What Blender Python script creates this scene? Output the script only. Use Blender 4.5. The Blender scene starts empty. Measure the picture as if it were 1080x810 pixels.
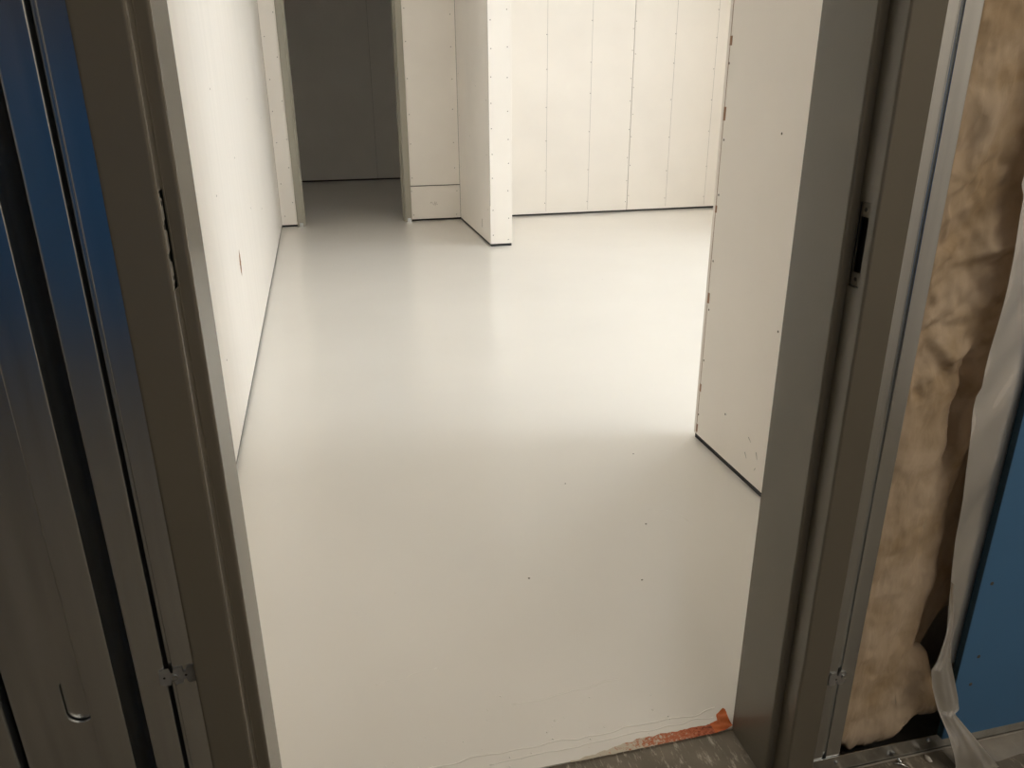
import bpy, bmesh, math, random
from mathutils import Vector, Matrix, Euler, noise

random.seed(7)
SC = bpy.context.scene
COL = SC.collection

# ------------------------------------------------------------------ camera
H = 1.245
cam_d = bpy.data.cameras.new('camera')
cam_d.sensor_fit = 'HORIZONTAL'
cam_d.sensor_width = 36.0
cam_d.lens = 36.0 * 822.8 / 1080.0
cam_d.clip_start = 0.02
cam = bpy.data.objects.new('camera', cam_d)
COL.objects.link(cam)
Rm = (Matrix.Rotation(-0.23471, 3, 'Z') @ Matrix.Rotation(math.pi / 2 - 0.37178, 3, 'X')
      @ Matrix.Rotation(-0.00644, 3, 'Z'))
cam.matrix_world = Matrix.Translation((0, 0, H)) @ Rm.to_4x4()
SC.camera = cam

# ------------------------------------------------------------------ world: even overcast sky
SKY_STRENGTH = 1.0
w = bpy.data.worlds.new('overcast_sky')
w.use_nodes = True
SC.world = w
bg = w.node_tree.nodes['Background']
bg.inputs[0].default_value = (0.885, 0.945, 1.0, 1)
bg.inputs[1].default_value = SKY_STRENGTH

# ------------------------------------------------------------------ lights
WINS = [(1.16, 2.30, 0.10, 2.70), (4.10, 5.40, 1.00, 2.30)]   # windows in the right wall, second added for fill light: y0, y1, z0, z1
WALL_R = 4.10
for WIN in WINS:
    pl = bpy.data.lights.new('window_portal', 'AREA')
    pl.shape = 'RECTANGLE'
    pl.size = WIN[1] - WIN[0]
    pl.size_y = WIN[3] - WIN[2]
    pl.cycles.is_portal = True
    po = bpy.data.objects.new('window_portal', pl)
    COL.objects.link(po)
    po.location = (WALL_R + 0.13, (WIN[0] + WIN[1]) / 2, (WIN[2] + WIN[3]) / 2)
    po.rotation_euler = Vector((-1, 0, 0)).to_track_quat('-Z', 'Z').to_euler()
FILL_W = 2.3                              # unseen lamp added to light the corridor, watts

# ------------------------------------------------------------------ colour management
vs = SC.view_settings
vs.view_transform = 'Standard'
vs.look = 'None'
vs.gamma = 1.0
vs.use_curve_mapping = False
vs.exposure = 3.38
SC.cycles.use_denoising = True
SC.cycles.max_bounces = 14
SC.cycles.diffuse_bounces = 10
SC.cycles.caustics_reflective = False
SC.cycles.sample_clamp_indirect = 6.0

# ------------------------------------------------------------------ helpers
def tag(o, label=None, cat=None, group=None, kind=None):
    if label: o['label'] = label
    if cat: o['category'] = cat
    if group: o['group'] = group
    if kind: o['kind'] = kind
    return o

def link(name, me, mat, parent=None):
    o = bpy.data.objects.new(name, me)
    COL.objects.link(o)
    if mat is not None and not me.materials:
        me.materials.append(mat)
    if parent is not None:
        o.parent = parent
    return o

def empty(name, loc=(0, 0, 0)):
    o = bpy.data.objects.new(name, None)
    COL.objects.link(o)
    o.location = loc
    return o

def bm_mesh(bm, name):
    me = bpy.data.meshes.new(name)
    bmesh.ops.recalc_face_normals(bm, faces=bm.faces)
    bm.to_mesh(me)
    bm.free()
    return me

def add_box(bm, x0, x1, y0, y1, z0, z1, bev=0.0):
    r = bmesh.ops.create_cube(bm, size=1.0)
    vs_ = r['verts']
    for v in vs_:
        v.co = Vector(((x0 + x1) / 2 + v.co.x * (x1 - x0), (y0 + y1) / 2 + v.co.y * (y1 - y0), (z0 + z1) / 2 + v.co.z * (z1 - z0)))
    if bev > 0:
        es = list({e for v in vs_ for e in v.link_edges})
        bmesh.ops.bevel(bm, geom=es, offset=bev, segments=2, affect='EDGES', profile=0.6)

def boxes(name, lst, mat, parent=None, bev=0.0):
    bm = bmesh.new()
    for b in lst:
        add_box(bm, *b, bev=bev)
    return link(name, bm_mesh(bm, name), mat, parent)

def smooth(o):
    for p in o.data.polygons: p.use_smooth = True
    return o

def fillet(pts, rad, seg=4):
    """round the inner corners of an open 2-D polyline"""
    out = [Vector(pts[0])]
    for i in range(1, len(pts) - 1):
        p, a, b = Vector(pts[i]), Vector(pts[i - 1]), Vector(pts[i + 1])
        da, db = (a - p), (b - p)
        r = min(rad, da.length * 0.45, db.length * 0.45)
        s, e = p + da.normalized() * r, p + db.normalized() * r
        for k in range(seg + 1):
            t = k / seg
            out.append((1 - t) ** 2 * s + 2 * (1 - t) * t * p + t * t * e)
    out.append(Vector(pts[-1]))
    return out

def sheet(name, profile, zs, mat, parent=None, thick=0.0015, holes=(), offset=-1.0, rad=0.002):
    """bent sheet metal: an open profile in plan (x, y) run through the heights zs.
    holes: (x-or-y test on the mid point, z0, z1) faces that are cut away"""
    prof = fillet(profile, rad) if rad else [Vector(p) for p in profile]
    bm = bmesh.new()
    rows = [[bm.verts.new((p.x, p.y, z)) for p in prof] for z in zs]
    for j in range(len(zs) - 1):
        zm = (zs[j] + zs[j + 1]) / 2
        for i in range(len(prof) - 1):
            m = (prof[i] + prof[i + 1]) / 2
            if any(h[0](m) and h[1] < zm < h[2] for h in holes):
                continue
            bm.faces.new((rows[j][i], rows[j][i + 1], rows[j + 1][i + 1], rows[j + 1][i]))
    me = bpy.data.meshes.new(name)
    bm.to_mesh(me); bm.free()
    o = link(name, me, mat, parent)
    sm = o.modifiers.new('thickness', 'SOLIDIFY')
    sm.thickness = thick
    sm.offset = offset
    return o

def tube(bm, pts, rad, seg=8, flat=1.0):
    rings = []
    for i, p in enumerate(pts):
        p = Vector(p)
        a = Vector(pts[max(i - 1, 0)]); b = Vector(pts[min(i + 1, len(pts) - 1)])
        d = (b - a).normalized()
        u = d.cross(Vector((0, 0, 1)))
        if u.length < 1e-4: u = Vector((1, 0, 0))
        u.normalize(); v = u.cross(d)
        r = rad[i] if isinstance(rad, (list, tuple)) else rad
        rings.append([bm.verts.new(p + u * math.cos(2 * math.pi * k / seg) * r + v * math.sin(2 * math.pi * k / seg) * r * flat) for k in range(seg)])
    for i in range(len(rings) - 1):
        for k in range(seg):
            bm.faces.new((rings[i][k], rings[i][(k + 1) % seg], rings[i + 1][(k + 1) % seg], rings[i + 1][k]))
    bm.faces.new(rings[0]); bm.faces.new(rings[-1])

def disc_mesh(name, rad, depth, seg=10):
    """low round head lying in the xy plane, top at +depth"""
    bm = bmesh.new()
    lo = [bm.verts.new((math.cos(2 * math.pi * k / seg) * rad, math.sin(2 * math.pi * k / seg) * rad, -0.0005)) for k in range(seg)]
    hi = [bm.verts.new((math.cos(2 * math.pi * k / seg) * rad * .75, math.sin(2 * math.pi * k / seg) * rad * .75, depth)) for k in range(seg)]
    for k in range(seg):
        bm.faces.new((lo[k], lo[(k + 1) % seg], hi[(k + 1) % seg], hi[k]))
    bm.faces.new(hi)
    return bm_mesh(bm, name)

# ------------------------------------------------------------------ materials
def mat(name, col, rough=0.6, metal=0.0, spec=0.5, var=0.0, vscale=4.0, var_col=None, bump=0.0, bscale=60.0, stretch=(1, 1, 1), detail=4):
    m = bpy.data.materials.new(name)
    m.use_nodes = True
    nt = m.node_tree
    b = nt.nodes['Principled BSDF']
    b.inputs['Base Color'].default_value = (*col, 1)
    b.inputs['Roughness'].default_value = rough
    b.inputs['Metallic'].default_value = metal
    b.inputs['Specular IOR Level'].default_value = spec
    tc = nt.nodes.new('ShaderNodeTexCoord')
    mp = nt.nodes.new('ShaderNodeMapping')
    mp.inputs['Scale'].default_value = stretch
    nt.links.new(tc.outputs['Object'], mp.inputs['Vector'])
    if var > 0 or var_col:
        n = nt.nodes.new('ShaderNodeTexNoise')
        n.inputs['Scale'].default_value = vscale
        n.inputs['Detail'].default_value = detail
        nt.links.new(mp.outputs[0], n.inputs['Vector'])
        r = nt.nodes.new('ShaderNodeValToRGB')
        r.color_ramp.elements[0].position = 0.3
        r.color_ramp.elements[1].position = 0.7
        c2 = var_col or tuple(c * (1 - var) for c in col)
        r.color_ramp.elements[0].color = (*c2, 1)
        r.color_ramp.elements[1].color = (*col, 1)
        nt.links.new(n.outputs['Fac'], r.inputs['Fac'])
        nt.links.new(r.outputs['Color'], b.inputs['Base Color'])
    if bump > 0:
        n2 = nt.nodes.new('ShaderNodeTexNoise')
        n2.inputs['Scale'].default_value = bscale
        n2.inputs['Detail'].default_value = 5
        nt.links.new(mp.outputs[0], n2.inputs['Vector'])
        bp = nt.nodes.new('ShaderNodeBump')
        bp.inputs['Strength'].default_value = bump
        bp.inputs['Distance'].default_value = 0.004
        nt.links.new(n2.outputs['Fac'], bp.inputs['Height'])
        nt.links.new(bp.outputs['Normal'], b.inputs['Normal'])
    return m

M = {}
M['board'] = mat('ivory_gypsum_board', (0.872, 0.828, 0.768), 0.72, spec=0.25, var=0.05, vscale=2.2, bump=0.05, bscale=90)
M['board_left'] = mat('ivory_gypsum_board_sealed', (0.872, 0.828, 0.768), 0.45, spec=0.35, var=0.05, vscale=3.0, stretch=(1, 6, 0.35), bump=0.05, bscale=40)  # upright colour streaks stand in for bright reflections on the satin board
M['core'] = mat('wall_core_gap_shade', (0.035, 0.035, 0.035), 0.8)  # near-black wall core, painted as the shade in the gap under the boards
M['slate'] = mat('slate_grey_board', (0.15, 0.14, 0.16), 0.7, var=.15, vscale=2)
M['paper_edge'] = mat('brown_board_paper', (0.30, 0.17, 0.10), 0.9)
M['pencil'] = mat('pencil_grey', (0.42, 0.40, 0.37), 0.9)
M['screw'] = mat('black_phosphate_screw', (0.10, 0.085, 0.07), 0.6)
M['joint'] = mat('dark_joint_paper', (0.28, 0.24, 0.20), 0.9)  # dark brown-grey tone for the board joint, corner paper and scuffs
M['grey_wall'] = mat('grey_board', (0.88, 0.85, 0.81), 0.8, var=0.06, vscale=2)
M['ceiling'] = mat('white_ceiling', (0.86, 0.85, 0.83), 0.8, var=0.03)
M['frame'] = mat('taupe_primer_steel', (0.168, 0.152, 0.120), 0.27, spec=0.6, var=0.06, vscale=3.0, bump=0.02, bscale=220)
M['frame2'] = mat('olive_primer_steel', (0.36, 0.34, 0.28), 0.45, spec=0.4, var=0.05)
M['dark'] = mat('dark_recess', (0.012, 0.012, 0.012), 0.8)
M['prep'] = mat('bare_prep_steel', (0.34, 0.32, 0.28), 0.5, metal=0.2, var=0.25, vscale=60)
M['blue'] = mat('blue_wall_board', (0.085, 0.225, 0.44), 0.42, spec=0.35, var=0.10, vscale=3.0, bump=0.02, bscale=150)
M['blue_deep'] = mat('deep_blue_wall_board', (0.035, 0.215, 0.60), 0.42, spec=0.35, var=0.10, vscale=3.0)
M['blue_edge'] = mat('dark_blue_board_edge', (0.018, 0.060, 0.100), 0.7)
M['white_metal'] = mat('white_enamel', (0.8, 0.8, 0.78), 0.4)

def galv():
    m = mat('galvanised_steel', (0.60, 0.61, 0.61), 0.25, metal=1.0, spec=0.5)
    nt = m.node_tree; b = nt.nodes['Principled BSDF']
    tc = nt.nodes['Texture Coordinate']
    mp = nt.nodes.new('ShaderNodeMapping'); mp.inputs['Scale'].default_value = (40, 40, 2.2)
    nt.links.new(tc.outputs['Object'], mp.inputs[0])
    n = nt.nodes.new('ShaderNodeTexNoise'); n.inputs['Scale'].default_value = 1.0; n.inputs['Detail'].default_value = 6
    nt.links.new(mp.outputs[0], n.inputs['Vector'])
    r = nt.nodes.new('ShaderNodeValToRGB')
    r.color_ramp.elements[0].position = .3; r.color_ramp.elements[0].color = (.65, .675, .69, 1)
    r.color_ramp.elements[1].position = .7; r.color_ramp.elements[1].color = (.81, .84, .86, 1)
    nt.links.new(n.outputs['Fac'], r.inputs[0]); nt.links.new(r.outputs[0], b.inputs['Base Color'])
    rr = nt.nodes.new('ShaderNodeMapRange'); rr.inputs['To Min'].default_value = .20; rr.inputs['To Max'].default_value = .30
    nt.links.new(n.outputs['Fac'], rr.inputs['Value']); nt.links.new(rr.outputs[0], b.inputs['Roughness'])
    return m
M['galv'] = galv()
M['clip'] = mat('dull_clip_steel', (0.42, 0.42, 0.41), 0.5, metal=0.6, var=.2, vscale=90)

def epoxy():
    """glossy poured coating: pale warm grey, faint trowel undulation, tiny pinholes and dust nibs"""
    m = mat('glossy_epoxy_coating', (0.80, 0.78, 0.73), 0.16, spec=0.5)
    nt = m.node_tree; b = nt.nodes['Principled BSDF']
    tc = nt.nodes['Texture Coordinate']
    n = nt.nodes.new('ShaderNodeTexNoise'); n.inputs['Scale'].default_value = 1.3; n.inputs['Detail'].default_value = 3
    nt.links.new(tc.outputs['Object'], n.inputs['Vector'])
    r = nt.nodes.new('ShaderNodeValToRGB')
    r.color_ramp.elements[0].position = .3; r.color_ramp.elements[0].color = (.82, .795, .745, 1)
    r.color_ramp.elements[1].position = .7; r.color_ramp.elements[1].color = (.85, .825, .775, 1)
    nt.links.new(n.outputs['Fac'], r.inputs[0])
    v = nt.nodes.new('ShaderNodeTexVoronoi'); v.inputs['Scale'].default_value = 9.0; v.inputs['Randomness'].default_value = 1.0
    nt.links.new(tc.outputs['Object'], v.inputs['Vector'])
    # random size per speck: only some cells carry a dark nib
    lt = nt.nodes.new('ShaderNodeMath'); lt.operation = 'LESS_THAN'
    sep = nt.nodes.new('ShaderNodeSeparateColor'); nt.links.new(v.outputs['Color'], sep.inputs[0])
    mr = nt.nodes.new('ShaderNodeMapRange'); mr.inputs['From Min'].default_value = .55; mr.inputs['From Max'].default_value = 1
    mr.inputs['To Min'].default_value = 0.0; mr.inputs['To Max'].default_value = .022
    nt.links.new(sep.outputs[0], mr.inputs['Value'])
    nt.links.new(v.outputs['Distance'], lt.inputs[0]); nt.links.new(mr.outputs[0], lt.inputs[1])
    mx = nt.nodes.new('ShaderNodeMix'); mx.data_type = 'RGBA'
    nt.links.new(lt.outputs[0], mx.inputs['Factor']); nt.links.new(r.outputs[0], mx.inputs['A'])
    mx.inputs['B'].default_value = (.30, .27, .22, 1)
    nt.links.new(mx.outputs['Result'], b.inputs['Base Color'])
    n3 = nt.nodes.new('ShaderNodeTexNoise'); n3.inputs['Scale'].default_value = 7; n3.inputs['Detail'].default_value = 2
    nt.links.new(tc.outputs['Object'], n3.inputs['Vector'])
    bp = nt.nodes.new('ShaderNodeBump'); bp.inputs['Strength'].default_value = .08; bp.inputs['Distance'].default_value = .004
    nt.links.new(n3.outputs['Fac'], bp.inputs['Height']); nt.links.new(bp.outputs[0], b.inputs['Normal'])
    return m
M['epoxy'] = epoxy()

def concrete():
    m = mat('worn_concrete', (0.25, 0.22, 0.175), 0.75, spec=0.3, var=0.45, vscale=9, bump=0.5, bscale=45, detail=8)
    nt = m.node_tree; b = nt.nodes['Principled BSDF']
    tc = nt.nodes['Texture Coordinate']
    mp = nt.nodes.new('ShaderNodeMapping'); mp.inputs['Scale'].default_value = (55, 14, 1); mp.inputs['Rotation'].default_value = (0, 0, .45)
    nt.links.new(tc.outputs['Object'], mp.inputs[0])
    n = nt.nodes.new('ShaderNodeTexNoise'); n.inputs['Scale'].default_value = 1.6; n.inputs['Detail'].default_value = 8; n.inputs['Roughness'].default_value = .7
    nt.links.new(mp.outputs[0], n.inputs['Vector'])
    r = nt.nodes.new('ShaderNodeValToRGB')
    r.color_ramp.elements[0].position = .53; r.color_ramp.elements[0].color = (0, 0, 0, 1)
    r.color_ramp.elements[1].position = .70; r.color_ramp.elements[1].color = (1, 1, 1, 1)
    nt.links.new(n.outputs['Fac'], r.inputs[0])
    mx = nt.nodes.new('ShaderNodeMix'); mx.data_type = 'RGBA'
    old = b.inputs['Base Color'].links[0].from_socket
    nt.links.new(r.outputs[0], mx.inputs['Factor']); nt.links.new(old, mx.inputs['A'])
    mx.inputs['B'].default_value = (.62, .57, .48, 1)
    nt.links.new(mx.outputs['Result'], b.inputs['Base Color'])
    return m
M['concrete'] = concrete()
M['compound'] = mat('pale_levelling_compound', (0.42, 0.39, 0.34), 0.8, var=0.3, vscale=18, bump=0.3, bscale=80)

def tape_mat():
    """torn orange tape, its face broken up by stuck coating and grit"""
    m = mat('orange_tape_residue', (0.62, 0.15, 0.045), 0.7, spec=.3)
    nt = m.node_tree; b = nt.nodes['Principled BSDF']; tc = nt.nodes['Texture Coordinate']
    n = nt.nodes.new('ShaderNodeTexNoise'); n.inputs['Scale'].default_value = 130; n.inputs['Detail'].default_value = 6; n.inputs['Roughness'].default_value = .75
    nt.links.new(tc.outputs['Object'], n.inputs['Vector'])
    # coating left on the tape grows towards the far (left) end
    sx = nt.nodes.new('ShaderNodeSeparateXYZ'); nt.links.new(tc.outputs['Object'], sx.inputs[0])
    mr = nt.nodes.new('ShaderNodeMapRange'); mr.inputs['From Min'].default_value = .40; mr.inputs['From Max'].default_value = .70
    mr.inputs['To Min'].default_value = .30; mr.inputs['To Max'].default_value = -.10
    nt.links.new(sx.outputs['X'], mr.inputs['Value'])
    ad = nt.nodes.new('ShaderNodeMath'); ad.operation = 'ADD'
    nt.links.new(n.outputs['Fac'], ad.inputs[0]); nt.links.new(mr.outputs[0], ad.inputs[1])
    r = nt.nodes.new('ShaderNodeValToRGB')
    e = r.color_ramp.elements
    e[0].position = .36; e[0].color = (.22, .05, .025, 1)
    e[1].position = .47; e[1].color = (.52, .14, .06, 1)
    a = e.new(.58); a.color = (.50, .20, .11, 1)
    a = e.new(.66); a.color = (.60, .54, .44, 1)
    nt.links.new(ad.outputs[0], r.inputs[0]); nt.links.new(r.outputs[0], b.inputs['Base Color'])
    return m
M['tape'] = tape_mat()
M['tape_fresh'] = mat('bright_orange_tape', (0.66, 0.155, 0.03), 0.5, spec=.4, var=.2, vscale=40)

def insul_mat():
    m = mat('tan_glass_wool', (0.60, 0.47, 0.33), 0.95, spec=0.1)
    nt = m.node_tree; b = nt.nodes['Principled BSDF']; tc = nt.nodes['Texture Coordinate']
    n = nt.nodes.new('ShaderNodeTexNoise'); n.inputs['Scale'].default_value = 11; n.inputs['Detail'].default_value = 5; n.inputs['Distortion'].default_value = .6
    nt.links.new(tc.outputs['Object'], n.inputs['Vector'])
    r = nt.nodes.new('ShaderNodeValToRGB')
    r.color_ramp.elements[0].position = .30; r.color_ramp.elements[0].color = (.43, .315, .195, 1)
    r.color_ramp.elements[1].position = .62; r.color_ramp.elements[1].color = (.62, .50, .37, 1)
    nt.links.new(n.outputs['Fac'], r.inputs[0]); nt.links.new(r.outputs[0], b.inputs['Base Color'])
    mp = nt.nodes.new('ShaderNodeMapping'); mp.inputs['Rotation'].default_value = (0, .7, 0); mp.inputs['Scale'].default_value = (60, 60, 22)
    nt.links.new(tc.outputs['Object'], mp.inputs[0])
    n2 = nt.nodes.new('ShaderNodeTexNoise'); n2.inputs['Scale'].default_value = 1; n2.inputs['Detail'].default_value = 6; n2.inputs['Distortion'].default_value = 1.2
    nt.links.new(mp.outputs[0], n2.inputs['Vector'])
    bp = nt.nodes.new('ShaderNodeBump'); bp.inputs['Strength'].default_value = .25; bp.inputs['Distance'].default_value = .004
    nt.links.new(n2.outputs['Fac'], bp.inputs['Height']); nt.links.new(bp.outputs[0], b.inputs['Normal'])
    b.inputs['Sheen Weight'].default_value = .3
    b.inputs['Sheen Tint'].default_value = (.9, .75, .6, 1)
    return m
M['wool'] = insul_mat()

def poly_mat():
    """milky plastic film"""
    m = bpy.data.materials.new('milky_plastic_film'); m.use_nodes = True
    nt = m.node_tree; nt.nodes.clear()
    out = nt.nodes.new('ShaderNodeOutputMaterial')
    d = nt.nodes.new('ShaderNodeBsdfDiffuse'); d.inputs[0].default_value = (.92, .89, .85, 1)
    tl = nt.nodes.new('ShaderNodeBsdfTranslucent'); tl.inputs[0].default_value = (.74, .70, .65, 1)
    tp = nt.nodes.new('ShaderNodeBsdfTransparent'); tp.inputs[0].default_value = (.95, .94, .92, 1)
    gl = nt.nodes.new('ShaderNodeBsdfGlossy'); gl.inputs['Roughness'].default_value = .45; gl.inputs[0].default_value = (1, 1, 1, 1)
    m1 = nt.nodes.new('ShaderNodeMixShader'); m1.inputs[0].default_value = .08
    nt.links.new(d.outputs[0], m1.inputs[1]); nt.links.new(tl.outputs[0], m1.inputs[2])
    m2 = nt.nodes.new('ShaderNodeMixShader')
    tc = nt.nodes.new('ShaderNodeTexCoord')
    n = nt.nodes.new('ShaderNodeTexNoise'); n.inputs['Scale'].default_value = 9; n.inputs['Detail'].default_value = 3
    nt.links.new(tc.outputs['Object'], n.inputs['Vector'])
    mr = nt.nodes.new('ShaderNodeMapRange'); mr.inputs['To Min'].default_value = .0; mr.inputs['To Max'].default_value = .22
    nt.links.new(n.outputs['Fac'], mr.inputs['Value'])
    nt.links.new(mr.outputs[0], m2.inputs[0])
    nt.links.new(m1.outputs[0], m2.inputs[1]); nt.links.new(tp.outputs[0], m2.inputs[2])
    fr = nt.nodes.new('ShaderNodeFresnel'); fr.inputs[0].default_value = 1.45
    m3 = nt.nodes.new('ShaderNodeMixShader')
    nt.links.new(fr.outputs[0], m3.inputs[0]); nt.links.new(m2.outputs[0], m3.inputs[1]); nt.links.new(gl.outputs[0], m3.inputs[2])
    nt.links.new(m3.outputs[0], out.inputs[0])
    return m
M['film'] = poly_mat()

def glass_mat():
    m = bpy.data.materials.new('window_glass'); m.use_nodes = True
    nt = m.node_tree; nt.nodes.clear()
    out = nt.nodes.new('ShaderNodeOutputMaterial')
    tp = nt.nodes.new('ShaderNodeBsdfTransparent')
    gl = nt.nodes.new('ShaderNodeBsdfGlossy'); gl.inputs['Roughness'].default_value = .02
    mx = nt.nodes.new('ShaderNodeMixShader'); mx.inputs[0].default_value = .06
    nt.links.new(tp.outputs[0], mx.inputs[1]); nt.links.new(gl.outputs[0], mx.inputs[2]); nt.links.new(mx.outputs[0], out.inputs[0])
    return m
M['glass'] = glass_mat()

def lamp_mat(strength, col):
    m = bpy.data.materials.new('lit_diffuser'); m.use_nodes = True
    b = m.node_tree.nodes['Principled BSDF']
    b.inputs['Emission Color'].default_value = (*col, 1)
    b.inputs['Emission Strength'].default_value = strength
    return m

# ------------------------------------------------------------------ places (metres)
XL, XR = -0.158, 0.7246          # stops of the near door frame
RAB = 0.016
FACE = 0.052
YF, YS, YB = 0.934, 0.975, 1.100  # frame front, stop, room side
WALL_L = -0.366
BACK = 7.458
FAR = 10.92
CEIL = 3.0
GAP = 0.020                      # boards held off the floor
T = 0.0127                       # board thickness
STUD_Y = 0.955
STUB_X, STUB_Y = 1.272, 2.414
RET_X0, RET_X1, RET_Y = 1.290, 1.467, 6.094
D2L, D2R = -0.155, 0.748         # inner door opening
CX0, CX1, CY0 = -2.6, 2.3, -2.30  # corridor

SCREW = disc_mesh('screw_head', 0.0045, 0.0006, 8)
SCREW.materials.append(M['screw'])

def screw(parent, loc, normal):
    o = bpy.data.objects.new('screw', SCREW)
    COL.objects.link(o)
    o.parent = parent
    o.location = loc
    o.rotation_euler = Vector(normal).to_track_quat('Z', 'Y').to_euler()
    return o

def board(wall, x0, x1, y0, y1, z0, z1, m='board', bev=0.0015):
    return boxes('gypsum_board', [(x0, x1, y0, y1, z0, z1)], M[m], wall, bev)

def screw_col_y(b, x, y, z0, z1, step=0.27, jx=0.004):
    z = z0
    while z < z1:
        screw(b, (x + random.uniform(-jx, jx), y, z), (0, -1, 0))
        z += step * random.uniform(.8, 1.2)

def screw_col_x(b, x, y, z0, z1, nx, step=0.27):
    z = z0
    while z < z1:
        screw(b, (x, y + random.uniform(-.006, .006), z), (nx, 0, 0))
        z += step * random.uniform(.8, 1.2)

# ================================================================== SETTING
# floors
fl = boxes('floor', [(WALL_L - .15, WALL_R + .2, YB - 0.002, FAR + .2, -0.06, 0.0)], M['epoxy'])
tag(fl, 'glossy pale epoxy floor running from the door frame through the white room', 'floor', kind='structure')
fc = boxes('floor_corridor', [(CX0 - .2, CX1 + .2, CY0 - .2, YB - 0.002, -0.06, -0.003)], M['concrete'])
tag(fc, 'worn grey concrete floor in front of the door frame', 'floor', kind='structure')

# a drawn ridge and a second one where the coating was cut off at the threshold
def ridge(pts, r):
    bm = bmesh.new(); tube(bm, pts, r, 6, .28)
    smooth(link('coating_ridge', bm_mesh(bm, 'coating_ridge'), M['ridge'], fl))
def wob(x0, y0, x1, y1, n, a):
    return [(x0 + (x1 - x0) * i / n, y0 + (y1 - y0) * i / n + a * (noise.noise((i * .37, x0 * 9, y0)) ), 0.0003) for i in range(n + 1)]
M['ridge'] = mat('pale_coating_ridge', (.90, .88, .83), .35)
ridge(wob(.07, 1.150, .715, 1.152, 50, .010), .0016)
ridge(wob(.22, 1.128, .70, 1.137, 40, .006), .0013)
ridge(wob(.30, 1.27, .55, 1.29, 18, .010), .0008)
ridge(wob(.02, 1.40, .16, 1.42, 14, .008), .0007)
ridge([(.90, 1.96, 0), (.95, 1.94, 0), (.985, 1.90, 0), (.99, 1.865, 0)], .0010)
for i in range(46):                       # burst bubbles in the coating near the threshold
    x = random.uniform(-.02, .70); y = 1.11 + abs(random.gauss(0, .07))
    bm = bmesh.new(); bmesh.ops.create_icosphere(bm, subdivisions=1, radius=random.uniform(.0010, .0026))
    for v in bm.verts: v.co.z *= .45
    o = smooth(link('coating_bubble', bm_mesh(bm, 'coating_bubble'), M['ridge'], fl)); o.location = (x, y, 0.0002)
for x, y in [(.27, 2.72), (1.0, 2.33), (.45, 1.70), (.74, 1.62), (.86, 1.88), (.70, 2.18)]:   # stuck grit
    bm = bmesh.new(); bmesh.ops.create_icosphere(bm, subdivisions=1, radius=.0035)
    for v in bm.verts: v.co *= random.uniform(.5, 1.2); v.co.z *= .4
    o = link('grit', bm_mesh(bm, 'grit'), M['screw'] if x > .4 else M['board'], fl); o.location = (x, y, 0)

# pale levelling compound smeared along the blue-board wall
bm = bmesh.new()
top, bot = [], []
for i in range(25):
    x = 1.10 + i * .048
    top.append(bm.verts.new((x, .952, -.0012)))
    bot.append(bm.verts.new((x, .902 + .012 * noise.noise((x * 9, 0, 0)) - .01 * (i > 3), -.0022)))
for i in range(24):
    bm.faces.new((bot[i], bot[i + 1], top[i + 1], top[i]))
link('levelling_compound', bm_mesh(bm, 'levelling_compound'), M['compound'], fc)

# ceilings
ce = boxes('ceiling', [(CX0 - .3, WALL_R + .3, CY0 - .3, FAR + .3, CEIL, CEIL + .1)], M['ceiling'])
tag(ce, 'plain white ceiling over room and corridor', 'ceiling', kind='structure')

# left wall of the room: one sealed board run, held off the floor
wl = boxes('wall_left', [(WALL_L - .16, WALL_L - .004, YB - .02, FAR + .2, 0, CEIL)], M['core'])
tag(wl, 'long ivory board wall on the left of the white room', 'wall', kind='structure')
b = board(wl, WALL_L - T, WALL_L, YB - .015, BACK, GAP, CEIL, 'board_left')
for (px, pz) in [(1.62, .30), (2.0, .74), (2.02, .42), (2.45, 1.02), (3.05, .86), (2.7, .35), (3.9, .92), (4.4, .62), (5.1, 1.15), (5.2, .5), (6.2, 1.0), (6.4, .45), (2.35, 1.20), (3.3, 1.22)]:
    screw(b, (WALL_L, px, pz), (1, 0, 0))
# the gash torn through the paper
bm = bmesh.new()
n = 14
L_, R_ = [], []
for i in range(n + 1):
    t = i / n
    z = .452 + .115 * t
    wd = .034 * math.sin(math.pi * t) ** .7 * (1 + .6 * noise.noise((t * 11, 3, 1)))
    c = 3.535 + .012 * t
    L_.append(bm.verts.new((WALL_L + .0008, c - wd, z))); R_.append(bm.verts.new((WALL_L + .0004, c + wd * .8, z)))
for i in range(n):
    bm.faces.new((L_[i], L_[i + 1], R_[i + 1], R_[i]))
link('torn_paper_gash', bm_mesh(bm, 'torn_paper_gash'), M['paper_edge'], b)
boxes('gypsum_board', [(WALL_L - T, WALL_L, BACK + .12, FAR, GAP, CEIL)], M['grey_wall'], wl)

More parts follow.
